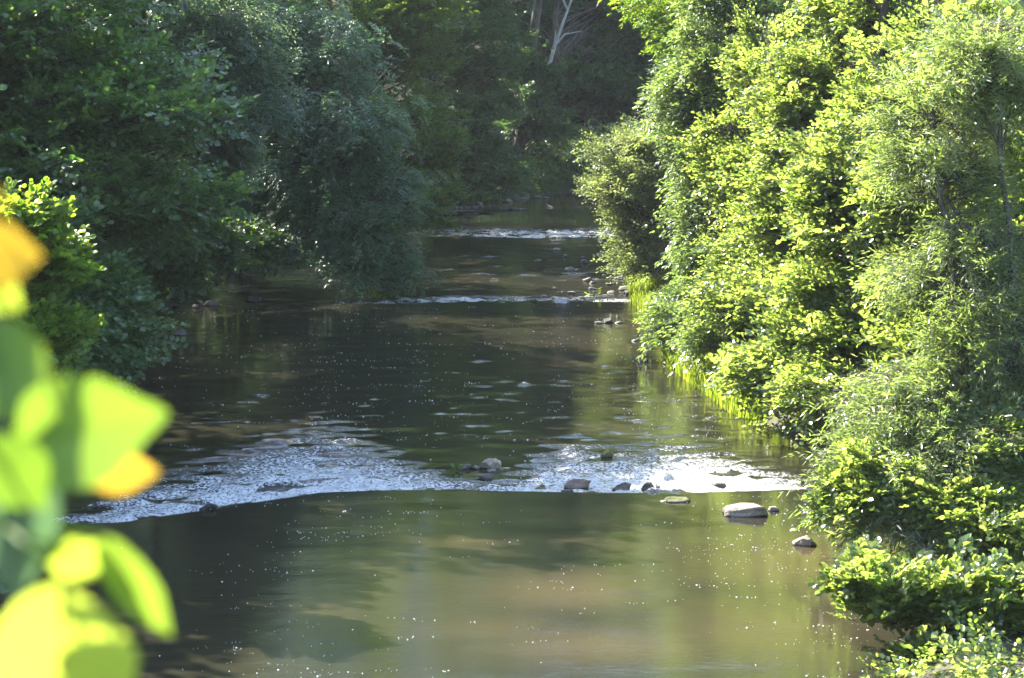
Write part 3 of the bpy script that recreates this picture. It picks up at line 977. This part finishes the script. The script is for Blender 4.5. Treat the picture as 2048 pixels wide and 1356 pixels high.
# -- grass fringe
def grass(name, label, x, y, z, hmin, hmax, mat, seed):
    r = np.random.default_rng(seed)
    n = len(x)
    h = r.uniform(hmin, hmax, n)
    th = r.uniform(0, 6.28, n)
    bend = r.uniform(.1, .75, n) * h
    w = r.uniform(.006, .012, n)
    dx, dy = np.cos(th), np.sin(th)
    b = np.stack([x, y, z - .03], -1)
    s = np.stack([-dy, dx, 0 * dx], -1) * w[:, None]
    d = np.stack([dx, dy, 0 * dx], -1)
    up = np.array([0, 0, 1.0])
    m_ = b + up * (h * .6)[:, None] + d * (bend * .3)[:, None]
    t = b + up * h[:, None] * .95 + d * bend[:, None]
    v = np.stack([b - s, b + s, m_ + s * .8, m_ - s * .8, t + s * .1, t - s * .1], 1).reshape(-1, 3)
    i = np.arange(n)[:, None] * 6
    f = np.concatenate([i + [0, 1, 2, 3], i + [3, 2, 4, 5]], 1).reshape(-1, 4)
    o = make_mesh(name, v, f, mat, None, False, np.repeat(r.uniform(0, 1, n), 2))
    return tag(o, label, None, None, 'stuff')


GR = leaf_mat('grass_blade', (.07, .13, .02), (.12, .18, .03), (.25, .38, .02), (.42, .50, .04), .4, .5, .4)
GRD = leaf_mat('shade_grass', (.04, .08, .025), (.06, .11, .03), (.06, .13, .02), (.1, .18, .03), .5, .4, .3)  # darker copy of the grass, the bank's shade put into its colour
r = np.random.default_rng(90)
x = r.uniform(1.8, 5, 60000); y = r.uniform(34, 52, 60000)
sd = river_sd(x, y)
ok = (sd > -.12) & (sd < 1.5) & (r.uniform(0, 1, len(x)) < .75 - .35 * smooth(.2, 1.5, sd))
x, y = x[ok], y[ok]
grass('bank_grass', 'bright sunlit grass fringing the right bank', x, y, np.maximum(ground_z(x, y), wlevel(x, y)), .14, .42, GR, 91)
x = r.uniform(-3, 9, 30000); y = r.uniform(70, 88, 30000)
sd = river_sd(x, y)
ok = (sd > .1) & (sd < 3)
x, y = x[ok], y[ok]
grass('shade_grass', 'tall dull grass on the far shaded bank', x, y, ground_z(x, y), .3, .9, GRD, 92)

# ------------------------------------------------------------------ rocks
import bmesh


def rock(px, py, wpx, hpx, mat, label, seed, name='rock', cat='rock', group=None, depth=1.0, blocky=.3, tilt=0, sub=4):
    """px,py: middle of the waterline as seen; size from its width and height in the picture"""
    p = on_water(px, py)
    d = p[1]
    wx = wpx / F * d / 2
    hz = hpx / F * d
    r = np.random.default_rng(seed)
    bm = bmesh.new()
    bmesh.ops.create_icosphere(bm, subdivisions=sub, radius=1)
    planes = [(unit(r.normal(size=3) * np.array([1, 1, .7])), r.uniform(.62, .92) - .2 * (blocky > .45)) for _ in range(9)]
    ks = [(r.normal(size=3) * q, r.uniform(0, 6.28), .10 / q ** .8) for q in (1.5, 2.2, 3.5, 5, 8, 12) for _ in range(3)]
    for v in bm.verts:
        c = np.array(v.co)
        for n_, o_ in planes:
            e = c @ n_ - o_
            if e > 0:
                c = c - n_ * e * (blocky + .45)
        s = sum(a * math.sin(k @ c + ph) for k, ph, a in ks)
        c = c * (1 + s * 1.15)
        v.co = c
    zs = np.array([v.co for v in bm.verts])
    mn, mx_ = zs.min(0), zs.max(0)
    ry = wx * depth
    ct, st = math.cos(tilt), math.sin(tilt)
    for v in bm.verts:
        c = (np.array(v.co) - (mn + mx_) / 2) / ((mx_ - mn) / 2)
        z = c[2]
        z = hz * z ** .7 if z > 0 else z * .12
        xx = c[0] * wx
        v.co = (xx, c[1] * ry, z + st * xx * .5 * (c[2] > 0))
    me = bpy.data.meshes.new(name)
    bm.to_mesh(me)
    bm.free()
    me.polygons.foreach_set('use_smooth', np.ones(len(me.polygons), bool))
    me.materials.append(mat)
    o = bpy.data.objects.new(name, me)
    o.location = (p[0], p[1] + ry * .25, p[2] - .005)
    put(o)
    return tag(o, label, cat, group)


RK = [
    # px, py(waterline), w, h, mat, label, depth, blocky, tilt
    (1490, 1030, 100, 23, R_PALE, 'big flat pale boulder in the smooth pool, largest of all the stones', .8, .2, 0),
    (1548, 1022, 24, 11, R_PALE, 'small stone touching the right end of the big flat boulder', .9, .3, 0),
    (1610, 1091, 50, 21, R_PALE, 'blocky pale-topped stone alone in the pool between the big boulder and the bank', .7, .3, 0),
    (1155, 976, 56, 19, R_RED, 'smooth rounded brown stone on the lip of the riffle', .6, .1, 0),
    (1243, 982, 40, 20, R_GREY, 'angular stone with a mossy left face on the riffle lip', .8, .9, 0),
    (1295, 980, 26, 17, R_DARK, 'small pointed dark stone on the riffle lip', .8, .9, .3),
    (1316, 976, 12, 6, R_DARK, 'tiny dark stone just right of the pointed one on the riffle lip', .8, .6, 0),
    (1352, 1003, 62, 10, R_MOSS, 'low flat mossy stone awash just below the riffle lip', .7, .2, 0),
    (980, 938, 48, 21, R_PALE, 'pale slab-like stone, tallest of the cluster in the calm behind the riffle', .8, .9, .2),
    (930, 938, 32, 12, R_GREY, 'grey stone with a green weed on it, left in the mid-river cluster', .8, .6, 0),
    (952, 938, 18, 8, R_GREY, 'little grey stone wedged in the middle of the mid-river cluster', .8, .6, 0),
    (982, 943, 24, 6, R_GREY, 'low stone at the foot of the pale slab-like stone', .8, .5, 0),
    (1006, 939, 30, 5, R_MOSS, 'thin mossy stone at the right end of the mid-river cluster', .8, .3, 0),
    (882, 943, 18, 4, R_DARK, 'low dark stone left of the mid-river cluster', .8, .3, 0),
    (971, 959, 32, 10, R_DARK, 'dark humped stone in white water below the mid-river cluster', .7, .3, 0),
    (954, 963, 12, 4, R_DARK, 'tiny dark stone beside the dark humped stone in white water', .7, .3, 0),
    (1214, 914, 28, 15, R_MOSS, 'peaked dark stone with a mossy foot standing upstream of the bright riffle', .8, .8, 0),
    (1083, 980, 28, 8, R_MOSS, 'yellow-mossed flat stone left of the rounded brown stone', .7, .3, 0),
    (1109, 975, 20, 7, R_MOSS, 'narrow mossy stone between the yellow-mossed stone and the rounded brown one', .7, .3, 0),
    (1135, 983, 26, 5, R_MOSS, 'flat wet stone in front of the rounded brown stone', .7, .3, 0),
    (1085, 973, 16, 5, R_DARK, 'small dark stone behind the yellow-mossed flat stone', .7, .3, 0),
    (1435, 969, 36, 4, R_DARK, 'thin dark stone awash in the glittering right riffle', .6, .2, 0),
    (358, 670, 38, 11, R_GREY, 'grey stone alone in dark water left of the yellow reflection', .7, .5, 0),
    (207, 776, 26, 8, R_GREY, 'small grey stone under the drooping alder boughs', .7, .5, 0),
    (422, 612, 34, 12, R_RED, 'largest brown stone of the trio by the shaded bank', .8, .5, 0),
    (402, 611, 18, 12, R_DARK, 'dark upright stone of the trio by the shaded bank', .8, .6, 0),
    (390, 616, 16, 9, R_GREY, 'small grey stone at the left of the trio by the shaded bank', .8, .6, 0),
    (350, 614, 22, 6, R_DARK, 'dark stone half hidden under leaves left of the trio', .8, .5, 0),
    (506, 603, 34, 12, R_DARK, 'flat-topped dark stone right of the trio by the shaded bank', .8, .5, 0),
    (568, 526, 24, 10, R_GREY, 'grey humped stone in the shade left of the drooping ash', .8, .4, 0),
    (548, 528, 24, 4, R_GREY, 'low stone against the grey humped stone in the shade', .8, .3, 0),
    (580, 527, 12, 5, R_GREY, 'little stone right of the grey humped stone in the shade', .8, .3, 0),
    (452, 540, 26, 22, R_DARK, 'tall dark stone under the bank bush', .8, .5, 0),
    (422, 543, 36, 5, R_RED, 'flat reddish stone at the foot of the bank bush', .8, .4, 0),
    (1284, 722, 28, 12, R_GREY, 'humped grey stone near the right bank upstream of the boulder', .7, .4, 0),
    (1217, 646, 24, 12, R_GREY, 'tilted grey stone, tallest of the group off the sunlit grass', .8, .7, -.3),
    (1198, 647, 20, 5, R_GREY, 'low stone at the left of the group off the sunlit grass', .8, .4, 0),
    (1238, 647, 18, 5, R_GREY, 'low stone at the right of the group off the sunlit grass', .8, .4, 0),
    (1269, 682, 14, 4, R_GREY, 'small low stone between the two grey stones by the right bank', .8, .4, 0),
    (1262, 592, 32, 12, R_DARK, 'dark stone where the second riffle meets the sunlit grass', .9, .3, 0),
    (1204, 514, 22, 11, R_GREY, 'rounded stone under the edge of the grey-green bush', .8, .3, 0),
    (1169, 527, 16, 9, R_GREY, 'rounded grey stone standing clear upstream of the scattered stones', .8, .4, 0),
    (1132, 514, 10, 6, R_GREY, 'small distant grey stone left of the rounded one', .8, .5, 0),
    (1165, 516, 8, 4, R_GREY, 'tiny stone upstream of the rounded grey stone', .8, .5, 0),
    (1139, 542, 20, 8, R_GREY, 'slanting stone among the streaky ripples', .8, .7, .3),
    (1187, 579, 20, 7, R_GREY, 'pale-edged stone just above the second riffle', .8, .6, .3),
    (1143, 588, 18, 6, R_GREY, 'grey stone behind the second riffle, left of the pale-edged one', .8, .5, 0),
    (1068, 604, 18, 7, R_DARK, 'dark humped stone on the lip of the second riffle', .8, .3, 0),
    (1088, 594, 16, 5, R_RED, 'brownish stone just behind the dark one on the second lip', .8, .4, 0),
    (1112, 597, 20, 4, R_RED, 'flat brownish stone further right along the second riffle', .8, .4, 0),
    (1162, 598, 18, 6, R_GREY, 'grey stone right of the flat brownish stone in the second riffle', .8, .4, 0),
    (1176, 562, 22, 8, R_GREY, 'speckled stone in ripples before the grey-green bush', .8, .5, 0),
    (1186, 566, 14, 5, R_GREY, 'little stone touching the speckled stone in the ripples', .8, .5, 0),
    (1240, 558, 26, 7, R_GREY, 'broad low stone under the grey-green bush', .8, .4, 0),
    (1255, 580, 40, 9, R_GREY, 'wide grey stone at the shore below the grey-green bush', .8, .4, 0),
    (1222, 586, 16, 5, R_GREY, 'small shore stone left of the wide grey one', .8, .4, 0),
    (1218, 570, 14, 4, R_GREY, 'flat stone between the wide shore stone and the speckled one', .8, .4, 0),
    (1205, 592, 22, 3, R_GREY, 'thin stone awash near the dark stone by the grass', .8, .3, 0),
    (975, 413, 14, 7, R_GREY, 'grey stone at the right end of the far gravel spit', .9, .5, 0),
    (958, 412, 16, 9, R_PALE, 'pale stone in the middle of the far gravel spit', .9, .5, 0),
    (942, 413, 15, 10, R_PALE, 'tallest pale stone of the far gravel spit', .9, .5, 0),
    (926, 414, 14, 8, R_GREY, 'grey stone at the left of the far gravel spit', .9, .5, 0),
    (1015, 404, 22, 5, R_GREY, 'low stone on the far shore right of the gravel spit', .9, .4, 0),
    (1050, 399, 20, 5, R_GREY, 'grey stone on the far shore below the rounded leaf clump', .9, .4, 0),
    (1075, 396, 18, 6, R_GREY, 'far shore stone in front of the leaning bare trunk', .9, .4, 0),
    (1092, 397, 14, 5, R_GREY, 'small far shore stone beside the pale log', .9, .4, 0),
]
for i, (px, py, w_, h_, m_, lab, dp, bl, ti) in enumerate(RK):
    rock(px, py, w_, h_, m_, lab, 300 + i, group=None if i == 0 else 'stones in the river', depth=dp, blocky=bl, tilt=ti, sub=5 if w_ > 44 else 4 if w_ > 24 else 3)


# weed on a stone
def weed(px, py, label, n, h, seed, name='weed'):
    p = on_water(px, py)
    r = np.random.default_rng(seed)
    root = empty(name, p, label, 'weed')
    mb = MB()
    P, D, U, S = [], [], [], []
    for i in range(n):
        a = r.uniform(0, 6.28)
        e = np.array([math.cos(a) * h * .5, math.sin(a) * h * .5, h * r.uniform(.4, 1)])
        mb.tube([[0, 0, -.02], e * .6, e], [.004, .003, .002], 4)
        P.append(e * .95); D.append([e[0], e[1], .3 * h]); U.append([r.normal(0, .5), -1, .6]); S.append(r.uniform(.8, 1.2) * (.055 if h < .1 else .09))
    mb.build('stem', LM['bright'], root)
    v, f_ = leaves_from(np.array(P), np.array(D), np.array(U), np.array(S), .4 if h < .1 else .12, (.3, .75), r)
    make_mesh('foliage', v, f_, LM['bright'], root, False, np.repeat(r.uniform(.2, .8, n), 2))


weed(914, 944, 'small green weed rooted on the left stone of the mid-river cluster', 6, .07, 5)
weed(1185, 600, 'tuft of green blades standing in the second riffle', 7, .22, 6)


# ------------------------------------------------------------------ driftwood and logs
def log(name, label, pts, r0, r1, mat, cat, knobs=0, seed=1):
    pts = np.array(pts)
    b = pts[0]
    root = empty(name, b, label, cat)
    r = np.random.default_rng(seed)
    n = 12
    t = np.linspace(0, len(pts) - 1, n)
    q = np.stack([np.interp(t, np.arange(len(pts)), pts[:, i]) for i in range(3)], -1)
    q += r.normal(0, r0 * .15, q.shape)
    rr = np.linspace(r0, r1, n)
    mb = MB()
    q = np.concatenate([[q[0] - (q[1] - q[0]) * .02], q, [q[-1] + (q[-1] - q[-2]) * .02]])
    rr = np.concatenate([[r0 * .1], rr * r.uniform(.88, 1.1, n), [r1 * .1]])
    mb.tube(q, rr, 9)
    mb.build('stem', mat, root, b)
    for k in range(knobs):
        j = r.integers(3, n - 2)
        e = q[j] + np.array([r.normal(0, .2), r.normal(0, .2), r.uniform(.08, .25)]) * (r0 * 9)
        mk = MB()
        mk.tube([q[j], (q[j] + e) / 2 + r.normal(0, .02, 3), e], [r0 * .4, r0 * .3, r0 * .08], 5)
        mk.build('twig', mat, root, b)
    return root


up = np.array([0, 0, 1])
log('driftwood', 'long pale driftwood log lying from the far left bank into the river', [on_water(875, 424) + up * .06, on_water(960, 420) + up * .08, on_water(1052, 420) + up * .02], .075, .03, DRIFT, 'log', 3, 1)
log('driftwood', 'darker drift log lying in front of the long pale one', [on_water(868, 431) + up * .03, on_water(930, 428) + up * .06, on_water(985, 425) + up * .02], .07, .03, DARKWOOD, 'log', 2, 2)
log('driftwood', 'crooked drift branch propped on the gravel spit stones', [on_water(890, 428) + up * .03, on_water(915, 420) + up * .22, on_water(945, 409) + up * .30], .045, .015, DRIFT, 'branch', 3, 3)
log('driftwood', 'short pale log end jutting from the far water', [on_water(1108, 416) - up * .02, on_water(1093, 412) + up * .04], .04, .025, BARKG, 'log', 0, 4)
log('branch', 'dark waterlogged branch stuck in the left end of the near riffle, with a thin twig', [on_water(405, 1022) + up * .0, on_water(420, 1019) + up * .05, on_water(434, 1018) + up * .02], .04, .028, DARKWOOD, 'branch', 0, 5)
bb = on_water(432, 1018)
o = bpy.data.objects['branch']
mb = MB()
mb.tube([bb, bb + [.03, .05, .10], bb + [.07, .1, .22], bb + [.05, .12, .33]], [.007, .006, .004, .002], 5)
mb.build('twig', DARKWOOD, o, np.array(o.location))
log('branch', 'dark wet log ending the riffle at the right bank', [on_water(1600, 974) + up * .0, on_water(1640, 972) + up * .05, on_water(1700, 968) + up * .1], .05, .08, DARKWOOD, 'log', 2, 6)
log('branch', 'bare dark branch stretching across the water gap above the corner sapling', [at(2060, 1200, 22.5), at(1960, 1190, 22.5), at(1880, 1178, 22.4), at(1825, 1184, 22.3)], .02, .006, BARK, 'branch', 3, 7)
log('stump', 'small black stump at the edge of the sunlit grass', [on_water(1333, 682) - up * .05, on_water(1333, 682) + up * .13], .07, .03, DARKWOOD, 'stump', 2, 8)

# ------------------------------------------------------------------ foam flecks drifting on the pool, painted sparkles beyond
r = np.random.default_rng(400)
V, Fc, n0 = [], [], 0
cnt = 0
FOAM_SPARKLE = plain('foam', (.75, .75, .74), .5)  # shared by real foam and the painted sparkles
while cnt < 1050:
    if r.uniform() < .72:
        px, py = r.uniform(230, 1750), 990 + 366 * r.uniform() ** .8
    else:
        px, py = r.uniform(250, 1500), r.uniform(610, 980)  # glints on the darker water, made as white flecks
    p = on_water(px, py)
    if river_sd(np.array([[p[0]]]), np.array([[p[1]]]))[0, 0] > -.15:
        continue
    if gnoise(np.array(p[0] * 3.0), np.array(p[1] * 1.2)) + r.normal(0, 1.2) * 4 < 3:
        continue
    k = r.choice((1, 1, 1, 2, 3, 5, 8))
    th = r.normal(0, .35)
    for _ in range(k):
        c = p + (np.array([math.cos(th), math.sin(th), 0]) * r.normal(0, .03 * k) + np.array([r.normal(0, .015), r.normal(0, .03), 0])) * (k > 1)
        s = .0028 + .0075 * r.uniform() ** 4
        ang = np.arange(7) * 2 * math.pi / 7
        w_ = r.uniform(.7, 1.4)
        ring = np.stack([np.cos(ang) * s * w_, np.sin(ang) * s, 0 * ang], -1)
        z0 = .003
        v = np.concatenate([ring + [0, 0, -z0 * 2], ring * .7 + [0, 0, s * .35 + z0], [[0, 0, s * .5 + z0]]]) + c
        i = np.arange(7)
        q = np.concatenate([np.stack([i, (i + 1) % 7, 7 + (i + 1) % 7, 7 + i], -1), np.stack([7 + i, 7 + (i + 1) % 7, 14 + 0 * i, 14 + 0 * i], -1)])
        V.append(v); Fc.append(q + n0); n0 += 15
    cnt += 1
FV, FF = np.concatenate(V), np.concatenate(Fc)
me = bpy.data.meshes.new('foam_and_sparkles')
me.from_pydata(FV.tolist(), [], [tuple(q[:3]) if q[2] == q[3] else tuple(q) for q in FF.tolist()])
me.materials.append(FOAM_SPARKLE)
o = put(bpy.data.objects.new('foam_and_sparkles', me))
tag(o, 'white foam flecks and painted sparkles on the water', None, None, 'stuff')

# ------------------------------------------------------------------ near plant at the left, out of focus
PL_G = leaf_mat('near_leaf_green', (.06, .14, .02), (.08, .16, .03), (.14, .27, .02), (.23, .34, .03), .4, .5, .5)
PL_L = leaf_mat('near_leaf_lime', (.10, .16, .02), (.13, .18, .03), (.30, .42, .03), (.40, .48, .05), .4, .6, .4)
PL_Y = leaf_mat('near_leaf_yellow', (.25, .17, .02), (.30, .2, .03), (.40, .25, .02), (.46, .32, .03), .4, .6, .4)
PL_SKY = leaf_mat('near_leaf_sky_tint', (.07, .13, .075), (.08, .14, .085), (.09, .18, .06), (.11, .2, .07), .32, .35, .9)  # blue of the reflected sky put into the leaf colour
pb = np.array([-2.9, 1.3, 0.0])
pb[2] = float(ground_z(np.array([[pb[0]]]), np.array([[pb[1]]]))[0, 0]) - .05
root = empty('poplar_sapling', pb, 'blurred sapling close to the camera with large lime and yellow leaves', 'sapling')
mb = MB()
stem_pts = [pb, pb + [.35, 0, 1.6], pb + [1.3, -.02, 3.4], at(-330, 1500, 1.25), at(-60, 1130, 1.22), at(-20, 760, 1.22), at(-30, 400, 1.24)]
q = np.array(stem_pts)
t = np.linspace(0, len(q) - 1, 40)
sm = np.stack([np.interp(t, np.arange(len(q)), q[:, i]) for i in range(3)], -1)
for _ in range(3):
    sm[1:-1] = (sm[:-2] + 2 * sm[1:-1] + sm[2:]) / 4
mb.tube(sm, np.linspace(.028, .003, 40), 8)
mb.build('stem', BARKG, root, pb)


def big_leaf(bpx, tpx, width, d0, d1, mat, label=None, roll=.3, shape=.38, curl=.12, rnd=.5, seed=1):
    """leaf from its base to its tip (picture points at d0, d1 metres), width in picture pixels"""
    a, b = at(*bpx, d0), at(*tpx, d1)
    ax = b - a
    L = np.linalg.norm(ax)
    ax = ax / L
    toc = unit(np.array([0, 0, HC]) - (a + b) / 2)
    n_ = unit(toc - ax * (toc @ ax))
    s = np.cross(ax, n_)
    n2 = n_ * math.cos(roll) + s * math.sin(roll)
    s2 = np.cross(ax, n2)
    wd_ = width / F * (d0 + d1) / 2 / 2
    nu, nv = 17, 9
    V = []
    for i in range(nu):
        t = i / (nu - 1)
        # ovate outline with a drawn-out tip
        prof = math.sin(math.pi * min(1, t ** (math.log(.5) / math.log(shape)))) ** .72 if 0 < t < 1 else 0
        if t > .6:
            prof *= 1 - .45 * smooth(.6, 1, np.array(t)) * (1 - (t - .6) * .8)
        for j in range(nv):
            u_ = (j / (nv - 1)) * 2 - 1
            e = wd_ * prof * (1 + .03 * math.sin(t * 40 + seed) * abs(u_))
            V.append(a + ax * L * t + s2 * u_ * e + n2 * (abs(u_) * e * .12 - curl * L * t * t + .015 * L * math.sin(t * 9 + seed) * u_))
    V = np.array(V)
    i = (np.arange(nu - 1)[:, None] * nv + np.arange(nv - 1)[None, :]).ravel()
    f_ = np.stack([i, i + 1, i + nv + 1, i + nv], -1)
    o = make_mesh('leaf', V - pb, f_, mat, root, True, np.full(len(f_), rnd))
    if label:
        o['label'] = label
    # stalk back to the stem
    j = int(np.argmin(np.linalg.norm(sm - (a + [-.012, 0, -.012]), axis=1)))
    k = MB()
    k.tube([sm[j], (sm[j] + a) / 2 + [0, 0, .004], a, a + ax * L * .5], [.0018, .0015, .0012, .0005], 6)
    so = k.build('stalk', PL_L, o, pb, True, None)
    return o


big_leaf((-60, 500), (72, 515), 150, 1.2, 1.18, PL_Y, 'yellow leaf with an orange edge', .3, .4, seed=1)
big_leaf((-60, 370), (6, 410), 60, 1.2, 1.18, PL_Y, 'pale yellow leaf at the top', .5, .4, seed=2)
big_leaf((-40, 640), (60, 860), 190, 1.22, 1.2, PL_G, None, .2, .45, rnd=.7, seed=3)
big_leaf((30, 885), (345, 830), 235, 1.18, 1.2, PL_G, 'broad green leaf with a pointed yellowish tip', .15, .33, rnd=.6, seed=4)
big_leaf((150, 935), (318, 950), 95, 1.32, 1.32, PL_Y, 'orange-yellow leaf behind the broad green one', .2, .5, seed=5)
big_leaf((20, 860), (55, 1220), 190, 1.2, 1.2, PL_SKY, 'dark leaf with reflected sky put into its bluish green', -.5, .45, rnd=.5, seed=6)
big_leaf((-30, 880), (90, 1020), 160, 1.16, 1.16, PL_G, None, .3, .45, rnd=.3, seed=7)
big_leaf((90, 1090), (240, 1160), 110, 1.2, 1.26, PL_L, 'small lime leaf lit from behind', .4, .45, rnd=.4, seed=8)
big_leaf((200, 1070), (345, 1295), 95, 1.22, 1.24, PL_G, 'narrow green leaf hanging down', .3, .4, rnd=.8, seed=9)
big_leaf((125, 1165), (130, 1480), 300, 1.10, 1.2, PL_L, 'largest lime-yellow leaf at the bottom', .1, .45, curl=.02, rnd=.8, seed=10)
big_leaf((-40, 560), (40, 620), 90, 1.2, 1.2, PL_L, None, .3, .45, seed=12)
# ------------------------------------------------------------------ the damp air of the valley
hm, nt = mat_new('haze_air')
pv = N(nt, 'ShaderNodeVolumePrincipled')
pv.inputs['Color'].default_value = (.93, .97, 1, 1)
pv.inputs['Density'].default_value = .0002
pv.inputs['Anisotropy'].default_value = .0
ho = N(nt, 'ShaderNodeOutputMaterial')
nt.links.new(pv.outputs[0], ho.inputs['Volume'])
bm = bmesh.new()
bmesh.ops.create_cube(bm, size=1)
for v in bm.verts:
    v.co = (v.co.x * 640, 75 + v.co.y * 580, 22 + v.co.z * 48)
me = bpy.data.meshes.new('haze')
bm.to_mesh(me)
bm.free()
me.materials.append(hm)
tag(put(bpy.data.objects.new('haze', me)), 'thin bluish haze in the valley air', None, None, 'stuff')
cy.volume_bounces = 0
print('LEAVES', TOTAL[0], 'objects', len(sc.objects))
